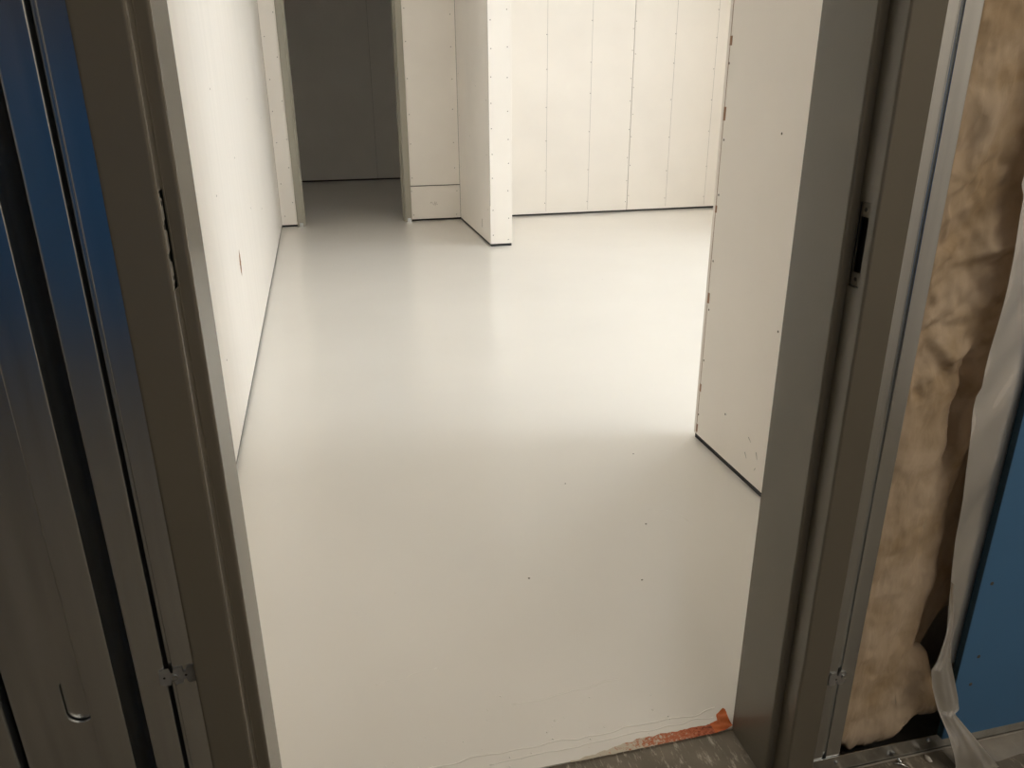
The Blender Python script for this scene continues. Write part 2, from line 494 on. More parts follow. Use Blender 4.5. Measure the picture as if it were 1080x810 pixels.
# back wall with the inner door
H2 = 2.13
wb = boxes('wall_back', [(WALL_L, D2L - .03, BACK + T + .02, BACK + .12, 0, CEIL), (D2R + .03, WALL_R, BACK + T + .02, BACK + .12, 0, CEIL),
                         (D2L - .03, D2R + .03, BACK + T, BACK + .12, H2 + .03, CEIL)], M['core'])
tag(wb, 'ivory board wall across the back of the white room', 'wall', kind='structure')
b = board(wb, WALL_L + .001, -.224, BACK, BACK + T, GAP, CEIL)
screw_col_y(b, -.335, BACK, .10, 2.0, .30); screw_col_y(b, -.25, BACK, .22, 2.0, .30)
b = board(wb, .812, RET_X0 - .002, BACK, BACK + T, GAP, .322)
for x, z in [(.84, .06), (.83, .28), (1.25, .05), (1.26, .27)]: screw(b, (x, BACK, z), (0, -1, 0))
for k in range(6):                        # scribbled mark on the small lower board
    bm = bmesh.new(); a = random.uniform(0, 3)
    tube(bm, [(1.0 + .012 * k, BACK - .0004, .155 + .012 * math.sin(a + k)), (1.012 + .012 * k, BACK - .0004, .165 + .014 * math.sin(a + k * 2))], .0015, 5)
    link('scuff', bm_mesh(bm, 'scuff'), M['joint'], b)
b = board(wb, .812, RET_X0 - .002, BACK, BACK + T, .330, CEIL)
screw_col_y(b, .845, BACK, .40, 2.0, .26); screw_col_y(b, 1.245, BACK, .48, 2.0, .26)
seams = [(RET_X1 + .001, 1.715), (1.72, 2.977), (2.983, 4.098)]
bb = [board(wb, x0, x1, BACK, BACK + T, GAP, CEIL) for x0, x1 in seams]
for x in (2.137, 2.566, 3.397, 3.822):    # pencilled stud lines with their screws
    par = bb[1] if x < 2.98 else bb[2]
    boxes('pencil_line', [(x - .0014, x + .0014, BACK - .0006, BACK + .001, GAP + .02, CEIL - .05)], M['pencil'], par)
    screw_col_y(par, x - .008, BACK, .12, 2.1, .30)
screw_col_y(bb[1], 2.966, BACK, .10, 2.1, .22, .003); screw_col_y(bb[2], 2.995, BACK, .16, 2.1, .25, .003)
boxes('joint', [(2.976, 2.984, BACK + .004, BACK + .012, GAP, CEIL)], M['joint'], wb)

# inner door frame
d2 = empty('door_2', ((D2L + D2R) / 2, BACK, 0))
tag(d2, 'open olive-grey steel door frame in the back wall', 'door', kind='structure')
def jamb_profile(xs, s, f, rab, yf, ys, yb):
    """s=+1: the stop points to +x (left jamb)"""
    return [(xs - s * (rab + f), yf + .013), (xs - s * (rab + f), yf), (xs - s * rab, yf), (xs - s * rab, ys), (xs, ys),
            (xs, yb - .012), (xs - s * .0008, yb - .0115), (xs - s * .0008, yb), (xs - s * (rab + f), yb), (xs - s * (rab + f), yb - .013)]
for s, xs in ((1, D2L), (-1, D2R)):
    o = sheet('jamb', jamb_profile(xs, s, .055, RAB, BACK - .012, BACK + .03, BACK + .135), [0, H2], M['frame2'], offset=1.0 * s)
    o.parent = d2; o.matrix_parent_inverse = Matrix.Translation(d2.location).inverted()
o = boxes('head', [(D2L - .07, D2R + .07, BACK - .012, BACK + .135, H2, H2 + .055)], M['frame2'], d2, .002)
o.matrix_parent_inverse = Matrix.Translation(d2.location).inverted()
for xs in (D2L - .055, D2R + .030):       # galvanised floor anchor at the foot of each jamb
    o = boxes('floor_anchor', [(xs, xs + .035, BACK - .018, BACK - .0125, 0, .035)], M['galv'], d2, .001)
    o.matrix_parent_inverse = Matrix.Translation(d2.location).inverted()

# dark room behind the inner door
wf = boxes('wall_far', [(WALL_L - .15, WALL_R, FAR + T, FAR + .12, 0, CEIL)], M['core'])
tag(wf, 'dim grey board wall of the unlit room behind the inner door', 'wall', kind='structure')
boxes('gypsum_board', [(WALL_L, .770, FAR, FAR + T, .02, CEIL)], M['grey_wall'], wf, .002)
boxes('gypsum_board', [(.7725, 2.0, FAR, FAR + T, .02, CEIL)], M['grey_wall'], wf, .002)
wd = boxes('wall_dark_side', [(2.0, 2.12, BACK + .12, FAR, 0, CEIL)], M['grey_wall'])
tag(wd, 'grey side wall of the unlit room behind the inner door', 'wall', kind='structure')

# stub wall that stands out from the back wall
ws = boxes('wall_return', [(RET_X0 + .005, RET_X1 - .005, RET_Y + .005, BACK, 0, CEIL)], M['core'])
tag(ws, 'short ivory wall standing out from the back wall beside the inner door', 'wall', kind='structure')
b = board(ws, RET_X0, RET_X0 + T, RET_Y + .0005, BACK - .001, GAP, CEIL)
for (yy, zz) in [(6.18, .28), (6.2, .7), (6.19, 1.1), (6.6, 1.2), (6.9, .8), (7.38, .5), (7.38, .95), (7.38, 1.3), (7.37, .2)]: screw(b, (RET_X0, yy, zz), (-1, 0, 0))
boxes('scuff', [(RET_X0 - .0005, RET_X0 + .001, 6.42, 6.43, .10, .17)], M['joint'], b)
b = board(ws, RET_X0 + .0005, RET_X1 - .0005, RET_Y, RET_Y + T, GAP, CEIL)
screw_col_y(b, RET_X0 + .022, RET_Y, .09, 1.9, .21); screw_col_y(b, RET_X1 - .03, RET_Y, .05, 1.9, .21)
board(ws, RET_X1 - T, RET_X1, RET_Y + .0005, BACK - .001, GAP, CEIL)
for x in (RET_X0 + .0, ):
    boxes('corner_paper', [(x - .0006, x + .002, RET_Y - .0006, RET_Y + .0012, GAP + .3, CEIL)], M['joint'], ws)

# stub wall on the right, just inside the near door
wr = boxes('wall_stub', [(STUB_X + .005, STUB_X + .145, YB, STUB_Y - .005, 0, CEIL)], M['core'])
tag(wr, 'short ivory wall at the right just inside the near door frame', 'wall', kind='structure')
b = board(wr, STUB_X, STUB_X + T, YB + .001, STUB_Y - .001, GAP, CEIL)
screw_col_x(b, STUB_X, 2.385, .10, 1.6, -1, .20); screw_col_x(b, STUB_X, 1.66, .12, 1.5, -1, .24)
for (yy, zz) in [(2.05, 1.1), (1.95, .55), (2.2, .18)]: screw(b, (STUB_X, yy, zz), (-1, 0, 0))
random.seed(23)
for k in range(12):                       # grey scuffs low on the board
    yy = random.uniform(1.72, 2.05); zz = random.uniform(.05, .16)
    bm = bmesh.new(); tube(bm, [(STUB_X - .0002, yy, zz), (STUB_X - .0002, yy + random.uniform(-.01, .02), zz + random.uniform(.01, .03))], [.0006, .0016], 5)
    link('scuff', bm_mesh(bm, 'scuff'), M['pencil'], b)
boxes('torn_paper', [(STUB_X - .0006, STUB_X + .001, STUB_Y - .022, STUB_Y - .0195, .02, CEIL - .3)], M['paper_edge'], b)
for z in (.03, .19, .52, .83, 1.12, 1.34):
    boxes('torn_paper', [(STUB_X - .0009, STUB_X + .001, STUB_Y - .027 - random.uniform(0, .006), STUB_Y - .018, z, z + random.uniform(.02, .05))], M['paper_edge'], b)
board(wr, STUB_X + .0005, STUB_X + .1495, STUB_Y - T, STUB_Y, GAP, CEIL)
board(wr, STUB_X + .15 - T, STUB_X + .15, YB + .001, STUB_Y - .001, GAP, CEIL)

# right wall: daylight window, and an unseen second one added to brighten the room
parts_ = [(WALL_R, WALL_R + .12, YB - .1, WINS[0][0], 0, CEIL), (WALL_R, WALL_R + .12, WINS[0][1], WINS[1][0], 0, CEIL), (WALL_R, WALL_R + .12, WINS[1][1], FAR + .2, 0, CEIL)]
for y0, y1, z0, z1 in WINS:
    parts_ += [(WALL_R, WALL_R + .12, y0, y1, 0, z0), (WALL_R, WALL_R + .12, y0, y1, z1, CEIL)]
wr2 = boxes('wall_right', parts_, M['board'])
tag(wr2, 'ivory board wall with a window and an added window on the right of the white room', 'wall', kind='structure')
for k, (y0, y1, z0, z1) in enumerate(WINS):
    xm = WALL_R + .06
    wi = empty('window_%d' % (k + 1), (xm, (y0 + y1) / 2, z0))
    tag(wi, ['tall narrow window near the front corner of the right wall', 'unseen wide window with a raised sill, added to brighten the room'][k], 'window', kind='structure')
    def wpart(nm, bx_, m):
        o = boxes(nm, [bx_], M[m], wi); o.matrix_parent_inverse = Matrix.Translation(wi.location).inverted()
    wpart('window_frame', (xm - .03, xm + .03, y0, y0 + .04, z0, z1), 'white_metal'); wpart('window_frame', (xm - .03, xm + .03, y1 - .04, y1, z0, z1), 'white_metal')
    wpart('window_frame', (xm - .03, xm + .03, y0 + .04, y1 - .04, z0, z0 + .04), 'white_metal'); wpart('window_frame', (xm - .03, xm + .03, y0 + .04, y1 - .04, z1 - .04, z1), 'white_metal')
    wpart('pane', (xm - .003, xm + .003, y0 + .04, y1 - .04, z0 + .04, z1 - .04), 'glass')

# wall that holds the near door: room-side boards only, framing open to the corridor
OL, OR = XL - RAB - FACE, XR + RAB + FACE
FH = 2.135
wfr = boxes('wall_front', [(CX0 - .1, OL + .02, YB - .020, YB - .004, 0, CEIL), (OR - .02, WALL_R, YB - .020, YB - .004, 0, CEIL),
                           (OL + .02, OR - .02, YB - .020, YB - .004, FH + .04, CEIL)], M['board'])
tag(wfr, 'board lining on the room side of the near door wall', 'wall', kind='structure')

# corridor shell behind the camera
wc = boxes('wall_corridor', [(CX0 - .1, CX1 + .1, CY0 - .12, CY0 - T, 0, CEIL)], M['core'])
tag(wc, 'corridor wall opposite the door frame with low blue boards', 'wall', kind='structure')
x = CX0
while x < .55:
    boxes('blue_board', [(x + .002, min(x + 1.2, .6) - .002, CY0 - T, CY0, .03, 1.45)], M['blue_deep'], wc, .001)
    x += 1.2
boxes('grey_board', [(CX0, .6, CY0 - T, CY0, 1.455, CEIL)], M['slate'], wc, .001)
boxes('gypsum_board', [(.604, CX1, CY0 - T, CY0, .02, CEIL)], M['board'], wc, .001)
wcl = boxes('wall_corridor_left', [(CX0 - .1, CX0, CY0, YB, 0, CEIL)], M['grey_wall'])
tag(wcl, 'grey end wall of the corridor left of the camera', 'wall', kind='structure')
wcr = boxes('wall_corridor_right', [(CX1, CX1 + .1, CY0, YB, 0, CEIL)], M['board'])
tag(wcr, 'ivory end wall of the corridor right of the camera', 'wall', kind='structure')

# ================================================================== NEAR DOOR FRAME
df = empty('door_1', ((XL + XR) / 2, YF, 0))
tag(df, 'taupe primed steel door frame standing open in front of the white room', 'door frame', kind='structure')
INV = Matrix.Translation(df.location).inverted()
def dpart(o):
    o.parent = df; o.matrix_parent_inverse = INV; return o
HZ0, HZ1 = 1.020, 1.133                    # hinge pocket
SZ0, SZ1 = 0.962, 1.083                    # strike pocket
HY0, HY1 = YF + .0005, YF + .032
def rabbet_profile(xs, s):
    p = jamb_profile(xs, s, FACE, RAB, YF, YS, YB)
    return p
def near_jamb(xs, s, hz0, hz1, hy0, hy1):
    prof = fillet([Vector(q) for q in rabbet_profile(xs, s)], .0025)
    xr = xs - s * RAB
    out = []                              # extra lines on the rabbet so that the pocket can be cut out
    for i, q in enumerate(prof):
        out.append(q)
        if i + 1 < len(prof):
            a, b_ = q, prof[i + 1]
            if abs(a.x - b_.x) < 1e-5 and abs(a.x - xr) < 1e-5 and a.y < hy0 < b_.y:
                out += [Vector((xr, hy0)), Vector((xr, hy1))]
    holes = [(lambda m: abs(m.x - xr) < 1e-4 and hy0 < m.y < hy1, hz0, hz1)]
    return dpart(sheet('jamb', [tuple(q) for q in out], [-.003, hz0, hz1, FH + .05], M['frame'], thick=.002, holes=holes, offset=1.0 * s, rad=0))
SY0, SY1 = .9475, .9715
jl = near_jamb(XL, 1, HZ0, HZ1, YF + .003, YF + .0385)
jr = near_jamb(XR, -1, SZ0, SZ1, SY0, SY1)
hd = dpart(boxes('head', [(OL, OR, YF, YS, FH + RAB, FH + RAB + FACE), (OL, OR, YS, YB, FH, FH + RAB + FACE)], M['frame'], None, .002))

# hinge pocket on the left jamb: dark recess box, scalloped reinforcement plate, screw holes
xr = XL - RAB
dpart(boxes('hinge_pocket', [(xr - .008, xr - .0035, YF + .002, YF + .040, HZ0 - .004, HZ1 + .004)], M['dark']))
bm = bmesh.new()
outl = []
N = 48
for i in range(N + 1):                    # scalloped inner edge of the reinforcement plate
    t = i / N
    z = HZ0 + .003 + (HZ1 - HZ0 - .006) * t
    outl.append((YF + .0235 - .010 * (abs(math.sin(t * math.pi * 3)) < .40), z))
front = [(YF + .0040, z) for _, z in outl]
xp = xr + .0006
va = [bm.verts.new((xp, y, z)) for y, z in outl]; vb = [bm.verts.new((xp, y, z)) for y, z in front]
va2 = [bm.verts.new((xp - .003, y, z)) for y, z in outl]; vb2 = [bm.verts.new((xp - .003, y, z)) for y, z in front]
for i in range(N):
    bm.faces.new((vb[i], va[i], va[i + 1], vb[i + 1])); bm.faces.new((va[i], va2[i], va2[i + 1], va[i + 1])); bm.faces.new((vb[i], vb[i + 1], vb2[i + 1], vb2[i]))
hp = dpart(link('hinge_plate', bm_mesh(bm, 'hinge_plate'), M['prep']))
HOLE = disc_mesh('screw_hole', .0035, .0004, 10); HOLE.materials.append(M['dark'])
for k, z in enumerate((HZ0 + .014, HZ0 + .040, HZ1 - .040, HZ1 - .014)):
    o = bpy.data.objects.new('screw_hole', HOLE); COL.objects.link(o); o.parent = hp
    o.location = (xp + .0001, YF + (.018 if k in (0, 3) else .013), z); o.rotation_euler = (0, math.pi / 2, 0)

# strike pocket on the right jamb
xr = XR + RAB
dpart(boxes('strike_pocket', [(xr + .012, xr + .018, SY0 - .006, SY1 + .006, SZ0 - .004, SZ1 + .004)], M['dark']))
sp = dpart(boxes('strike_plate', [(xr + .0012, xr + .0032, SY0 + .0012, SY1 - .0012, SZ0 + .0012, SZ0 + .021),
                                 (xr + .0012, xr + .0032, SY0 + .0012, SY1 - .0012, SZ1 - .021, SZ1 - .0012),
                                 (xr + .0012, xr + .0032, SY0 + .0012, SY0 + .0040, SZ0 + .021, SZ1 - .021),
                                 (xr + .0012, xr + .0032, SY1 - .0026, SY1 - .0012, SZ0 + .021, SZ1 - .021)], M['frame']))
dpart(boxes('strike_slit', [(xr - .0004, xr + .001, YF + .0025, YF + .0042, SZ0 + .012, SZ1 - .020)], M['dark']))
tag(sp, 'recessed strike plate with a dark latch opening')
for z in (SZ0 + .011, SZ1 - .011):
    o = bpy.data.objects.new('screw_hole', HOLE); COL.objects.link(o); o.parent = sp
    o.location = (xr + .0011, (SY0 + SY1) / 2 + .001, z); o.rotation_euler = (0, -math.pi / 2, 0)
for z in (1.066, .191):                   # silencer holes in the stop
    o = bpy.data.objects.new('silencer_hole', HOLE); COL.objects.link(o); dpart(o)
    o.location = (XR + .007, YS - .0001, z); o.rotation_euler = (math.pi / 2, 0, 0)

# ================================================================== STEEL STUDS
def ctop(name, profile, label, group=None, holes=(), zs=None, z0=0.0, thick=.0014, offset=-1, rad=.003):
    o = sheet(name, profile, zs or [z0, 2.95], M['galv'], None, thick, holes, offset, rad)
    return tag(o, label, 'stud', group)
G = 'steel studs around the door frame'
DEP = YB - .0205
# A: second stud left of the frame, closed side right
ctop('metal_stud', [(-.308, STUD_Y + .010), (-.308, STUD_Y), (-.2705, STUD_Y), (-.2705, DEP - .002), (-.308, DEP - .002), (-.308, DEP - .012)],
     'galvanised steel stud second to the left of the door frame, beside the dark gap', G, z0=.0015)
# B: stud right against the frame
ctop('metal_stud', [(-.2668, STUD_Y + .016), (-.2668, STUD_Y + .005), (-.2606, STUD_Y + .005), (-.2606, STUD_Y), (-.2295, STUD_Y), (-.2295, DEP - .002), (-.2615, DEP - .002)],
     'galvanised steel stud tight against the left side of the door frame', G, z0=.0015)
# C: stud beyond the dark gap
ctop('metal_stud', [(-.3765, STUD_Y + .011), (-.3765, STUD_Y), (-.334, STUD_Y), (-.334, DEP - .002), (-.3765, DEP - .002)],
     'galvanised steel stud with a bright edge left of the dark gap', G, z0=.0015)

# D: stud turned with its web to the corridor, oval knockouts punched in it
def slot_stud():
    root = empty('metal_stud', (-.405, .970, .0015))
    tag(root, 'wide galvanised steel stud with an oval punched slot at far left', 'stud', G)
    xa, xb, yw = -.472, -.3365, .970
    cx, hw = -.393, .0185
    bm = bmesh.new()
    slots = [.445 + .61 * k for k in range(4)]
    hh = .040
    zz = [0.0015]
    def vert(x, z): return bm.verts.new((x, yw, z))
    cuts = []
    for s in slots: cuts += [(s - hh - .01, s + hh + .01)]
    cur = .0015
    def quad(x0_, x1_, z0_, z1_):
        a = [vert(x0_, z0_), vert(x1_, z0_), vert(x1_, z1_), vert(x0_, z1_)]; bm.faces.new(a)
    for s, (za, zb) in zip(slots, cuts):
        quad(xa, xb, cur, za)
        # ring of faces between a rectangle and the oval
        nseg = 32
        ov, rc = [], []
        for k in range(nseg):
            a = 2 * math.pi * (k + .5) / nseg
            c_, s_ = math.cos(a), math.sin(a)
            ov.append((cx + hw * c_, s + (hh - hw) * (1 if s_ > 0 else -1) + hw * s_))
            # matching point on the rectangle
            sx = ((xb - cx) / c_) if c_ > 0 else ((xa - cx) / c_)
            sz = ((zb - s) / s_) if s_ > 0 else ((za - s) / s_)
            r = min(abs(sx), abs(sz)); rc.append((cx + c_ * r, s + s_ * r))
        o1 = [vert(*p) for p in ov]; r1 = [vert(*p) for p in rc]
        lip = [bm.verts.new((p[0], yw + .004, p[1])) for p in ov]
        for k in range(nseg):
            k2 = (k + 1) % nseg
            bm.faces.new((o1[k], o1[k2], r1[k2], r1[k])); bm.faces.new((o1[k], lip[k], lip[k2], o1[k2]))
        for (xc, zc) in ((xa, za), (xb, za), (xb, zb), (xa, zb)):
            near = sorted(r1, key=lambda v: (v.co.x - xc) ** 2 + (v.co.z - zc) ** 2)
            # fill the corner triangle
            on_x = [v for v in r1 if abs(v.co.x - xc) < 1e-6]; on_z = [v for v in r1 if abs(v.co.z - zc) < 1e-6]
            if on_x and on_z:
                p = min(on_x, key=lambda v: abs(v.co.z - zc)); q = min(on_z, key=lambda v: abs(v.co.x - xc))
                bm.faces.new((p, q, vert(xc, zc)))
        cur = zb
    quad(xa, xb, cur, 2.95)
    me = bm_mesh(bm, 'web')
    inv = Matrix.Translation(root.location).inverted()
    o = link('web', me, M['galv'], root); o.matrix_parent_inverse = inv
    o = boxes('backing_plate', [(-.440, -.345, .9765, .9785, .0015, 2.94)], M['galv'], root); o.matrix_parent_inverse = inv
    for (xf, d) in ((xa, 1), (xb - .0014, 1)):
        o = sheet('flange', [(xf, yw), (xf, yw + .041)] + ([(xf + .01, yw + .041)] if xf == xa else [(xf - .01, yw + .041)]), [.0015, 2.95], M['galv'], root, rad=.002)
        o.matrix_parent_inverse = inv
slot_stud()
# one more stud at the far left edge of the view
ctop('metal_stud', [(-.520, STUD_Y + .012), (-.520, STUD_Y + .002), (-.480, STUD_Y + .002), (-.480, DEP - .002), (-.52, DEP - .002)],
     'galvanised steel stud at the leftmost edge beyond the slotted stud', G, z0=.0015)
# right side: two studs
ctop('metal_stud', [(.7905, STUD_Y + .010), (.7905, STUD_Y), (.8305, STUD_Y), (.8305, DEP - .002), (.7905, DEP - .002), (.7905, DEP - .012)],
     'galvanised steel stud tight against the right side of the door frame', G, z0=.0015)
ctop('metal_stud', [(.8325, STUD_Y + .016), (.8325, STUD_Y + .005), (.8372, STUD_Y + .005), (.8372, STUD_Y), (.8680, STUD_Y), (.8680, DEP - .002), (.8372, DEP - .002)],
     'galvanised steel stud beside the tan insulation', G, z0=.0015)

# notched anchor clips bridging the studs
def clip(x0, x1, z0, z1, lobes, label, tilt):
    root = empty('anchor_clip', ((x0 + x1) / 2, STUD_Y - .0004, (z0 + z1) / 2))
    tag(root, label, 'clip', 'notched frame anchor clips')
    wdt, hgt = x1 - x0, z1 - z0
    bm = bmesh.new(); up, dn = [], []
    n_ = 60
    for i in range(n_ + 1):
        t = i / n_
        u = (t * lobes) % 1.0
        nick = .30 if (u < .13 or u > .87) and .04 < t < .96 else (.08 if (u < .2 or u > .8) else 0)
        up.append((-wdt / 2 + wdt * t, hgt * (.5 - nick))); dn.append((-wdt / 2 + wdt * t, -hgt * (.5 - nick * .9)))
    f = [[bm.verts.new((x, yy, z)) for x, z in arr] for arr in (up, dn) for yy in (-.0022, 0)]
    u0, u1, d0, d1 = f
    for i in range(n_):
        bm.faces.new((u0[i], u0[i + 1], d0[i + 1], d0[i])); bm.faces.new((u0[i], u1[i], u1[i + 1], u0[i + 1])); bm.faces.new((d0[i], d0[i + 1], d1[i + 1], d1[i]))
    bm.faces.new((u0[0], d0[0], d1[0], u1[0])); bm.faces.new((u0[-1], u1[-1], d1[-1], d0[-1]))
    p = link('strap', bm_mesh(bm, 'strap'), M['clip'], root)
    root.rotation_euler = (0, tilt, 0)
    return root, wdt, hgt
r, wdt, hgt = clip(-.2785, -.2285, .459, .486, 3, 'small notched steel clip across the studs left of the door frame', 0)
for t in (.13, .70):
    o = bpy.data.objects.new('clip_hole', HOLE); COL.objects.link(o); o.parent = r; o.scale = (.6, .6, 1)
    o.location = (-wdt / 2 + wdt * t, -.0022, 0); o.rotation_euler = (math.pi / 2, 0, 0)
PAN = disc_mesh('pan_screw', .0048, .003, 12); PAN.materials.append(M['galv'])
o = bpy.data.objects.new('screw', PAN); COL.objects.link(o); o.parent = r; o.location = (-wdt / 2 + wdt * .42, -.0022, 0); o.rotation_euler = (math.pi / 2, 0, 0)
r, wdt, hgt = clip(.812, .846, .218, .246, 2, 'small notched steel clip with a screw across the studs right of the door frame', 0)
o = bpy.data.objects.new('clip_hole', HOLE); COL.objects.link(o); o.parent = r; o.scale = (.6, .6, 1)
o.location = (-.002, -.0022, -.001); o.rotation_euler = (math.pi / 2, 0, 0)
o = bpy.data.objects.new('screw', PAN); COL.objects.link(o); o.parent = r; o.location = (.011, -.0022, .004); o.rotation_euler = (math.pi / 2, 0, 0)

# ================================================================== FLOOR TRACK (right bay)
tr = empty('floor_track', (1.2, STUD_Y, 0))
tag(tr, 'galvanised floor track under the tan insulation right of the door frame', 'track')
inv = Matrix.Translation(tr.location).inverted()
bm = bmesh.new()
prof = [(STUD_Y - .0016, .0385), (STUD_Y - .0016, -.0028), (DEP - .001, -.0028), (DEP - .001, .034)]
rows = [[bm.verts.new((x, y, z)) for (y, z) in prof] for x in (.797, 2.29)]
for i in range(3): bm.faces.new((rows[0][i], rows[0][i + 1], rows[1][i + 1], rows[1][i]))
o = link('channel', bm_mesh(bm, 'channel'), M['galv'], tr); o.matrix_parent_inverse = inv
sm = o.modifiers.new('thickness', 'SOLIDIFY'); sm.thickness = .0012; sm.offset = 0
# pale sealant bead along the foot of the track flange
bm = bmesh.new(); tube(bm, [(.80, STUD_Y - .004, -.001), (1.06, STUD_Y - .004, -.001), (2.29, STUD_Y - .004, -.001)], .0022, 8)
o = smooth(link('sealant_bead', bm_mesh(bm, 'sealant_bead'), M['compound'], tr)); o.matrix_parent_inverse = inv
for x, z in ((.862, .022), (1.068, .026), (1.142, .022)):
    o = bpy.data.objects.new('screw', PAN); COL.objects.link(o); o.parent = tr; o.matrix_parent_inverse = inv
    o.location = (x, STUD_Y - .0022, z); o.rotation_euler = (math.pi / 2, 0, 0)

# ================================================================== INSULATION
def lerp_tab(tab, z):
    if z <= tab[0][0]: return tab[0][1]
    for (a, va), (b_, vb) in zip(tab, tab[1:]):
        if z <= b_: return va + (vb - va) * (z - a) / (b_ - a)
    return tab[-1][1]
def sm_(a, b_, x):
    t = min(1, max(0, (x - a) / (b_ - a))); return t * t * (3 - 2 * t)
def fbm(x, y, z, o_=5): return noise.fractal((x, y, z), 1.0, 2.0, o_)

def wool(name, label, xl, xr_tab, zlo_fn, zhi, y_front, y_back, nu, nv, sub=0.0, torn=True, seed=0.0):
    bm = bmesh.new()
    grid = []
    for j in range(nv + 1):
        t = j / nv
        row = []
        for i in range(nu + 1):
            s = i / nu
            z_nom = .05 + (zhi - .05) * t
            x1 = lerp_tab(xr_tab, z_nom)
            x = xl + (x1 - xl) * s
            zb = zlo_fn(x)
            z = zb + (zhi - zb) * t
            # rolled edges on the right and at the bottom
            er = min(1, (x1 - x) / .030); eb = min(1, max(0, (z - zb)) / .045)
            e = math.sqrt(max(0, 1 - (1 - er) ** 2)) * math.sqrt(max(0, 1 - (1 - eb) ** 2))
            y = y_front + (1 - e) * (y_back - y_front)
            f = fbm(x * 9 + seed, z * 5, 1.7 + seed) * .010 + fbm(x * 22, z * 22, 4.1 + seed) * .0034 + fbm(x * 75, z * 60, 9) * .0006
            if torn:
                k = sm_(.70, .84, z) * (1 - sm_(1.04, 1.25, z))
                d1 = x * .72 + z * .45; d2 = -x * .5 + z * .8        # strands run up to the right
                f += k * (abs(fbm(d1 * 6, d2 * 24, 2.2, 3)) * -.014 + .004)
                wx = fbm(x * 8, z * 8, 5.5, 2) * .08
                f += k * (abs(fbm(x * 16 + wx * 20, z * 11 - wx * 14, 8.8, 4)) * -.018 + .005)
                k2 = sm_(1.0, 1.15, z)
                f += k2 * fbm(x * 14 + 3, z * 9, 7.7) * .012
                # deep tear running beside the film
                f += .03 * math.exp(-((x - (.985 + .02 * noise.noise((z * 9, 0, 0)))) / .008) ** 2) * sm_(.60, .68, z) * (1 - sm_(.78, .86, z))
            y += f * e
            row.append(bm.verts.new((x + fbm(z * 14, x * 4, seed + 3) * .006 * (s > .6) , y, z + (fbm(x * 30, 2.0, seed) * .012 if t < .02 else 0))))
        grid.append(row)
    for j in range(nv):
        for i in range(nu):
            bm.faces.new((grid[j][i], grid[j][i + 1], grid[j + 1][i + 1], grid[j + 1][i]))
    # close the back
    rim = [grid[0][i] for i in range(nu + 1)] + [grid[j][nu] for j in range(1, nv + 1)] + [grid[nv][i] for i in range(nu - 1, -1, -1)] + [grid[j][0] for j in range(nv - 1, 0, -1)]
    back = [bm.verts.new((v.co.x, y_back + .012, v.co.z)) for v in rim]
    for k in range(len(rim)):
        k2 = (k + 1) % len(rim)
        bm.faces.new((rim[k], rim[k2], back[k2], back[k]))
    bm.faces.new(back)
    o = smooth(link(name, bm_mesh(bm, name), M['wool']))
    tag(o, label, 'insulation', 'tan insulation in the stud bay')
    return o
def zlo_main(x):
    return .012 + .055 * sm_(.985, 1.055, x) + .020 * sm_(.92, .87, x) + .008 * noise.noise((x * 40, 0, 0))
wool('insulation_batt', 'tan fluffy insulation batt between the right steel studs and the plastic film',
     .8705, [(.05, 1.105), (.10, 1.10), (.15, 1.065), (.21, 1.045), (.26, 1.012), (.33, 1.020), (.40, 1.028), (.49, 1.022), (.58, 1.018), (.66, 1.03), (.74, 1.14), (.80, 1.24)],
     zlo_main, 2.6, .970, .990, 110, 420)
def zlo_b(x): return .15 + .13 * sm_(1.02, 1.12, x) + .006 * noise.noise((x * 30, 5, 0))
wool('insulation_batt', 'narrow strip of insulation set back in shadow behind the plastic film',
     .975, [(.05, 1.30), (2, 1.30)], zlo_b, .80, 1.010, 1.05, 50, 120, torn=False, seed=11)

# ================================================================== BLUE BOARD (right)
bl = empty('blue_board', (1.6, STUD_Y - .0155, .042))
tag(bl, 'blue wall board with its cut edge beside the plastic film', 'wall board')
inv = Matrix.Translation(bl.location).inverted()
for (zz0, zz1) in ((.042, 1.262), (1.266, 2.49)):
    o = boxes('face_sheet', [(1.081, 2.29, STUD_Y - .0175, STUD_Y - .0160, zz0, zz1)], M['blue'], bl); o.matrix_parent_inverse = inv
    o = boxes('board_core', [(1.0812, 2.2895, STUD_Y - .0160, STUD_Y - .0035, zz0 + .0002, zz1 - .0002)], M['blue_edge'], bl); o.matrix_parent_inverse = inv
for x, z in ((1.105, .40), (1.118, .235), (1.116, .17), (1.25, .42), (1.30, .22), (1.105, .70), (1.11, 1.0), (1.5, .4), (1.5, .8)):
    screw(bl, (x - 1.6, -.0020, z - .042), (0, -1, 0))

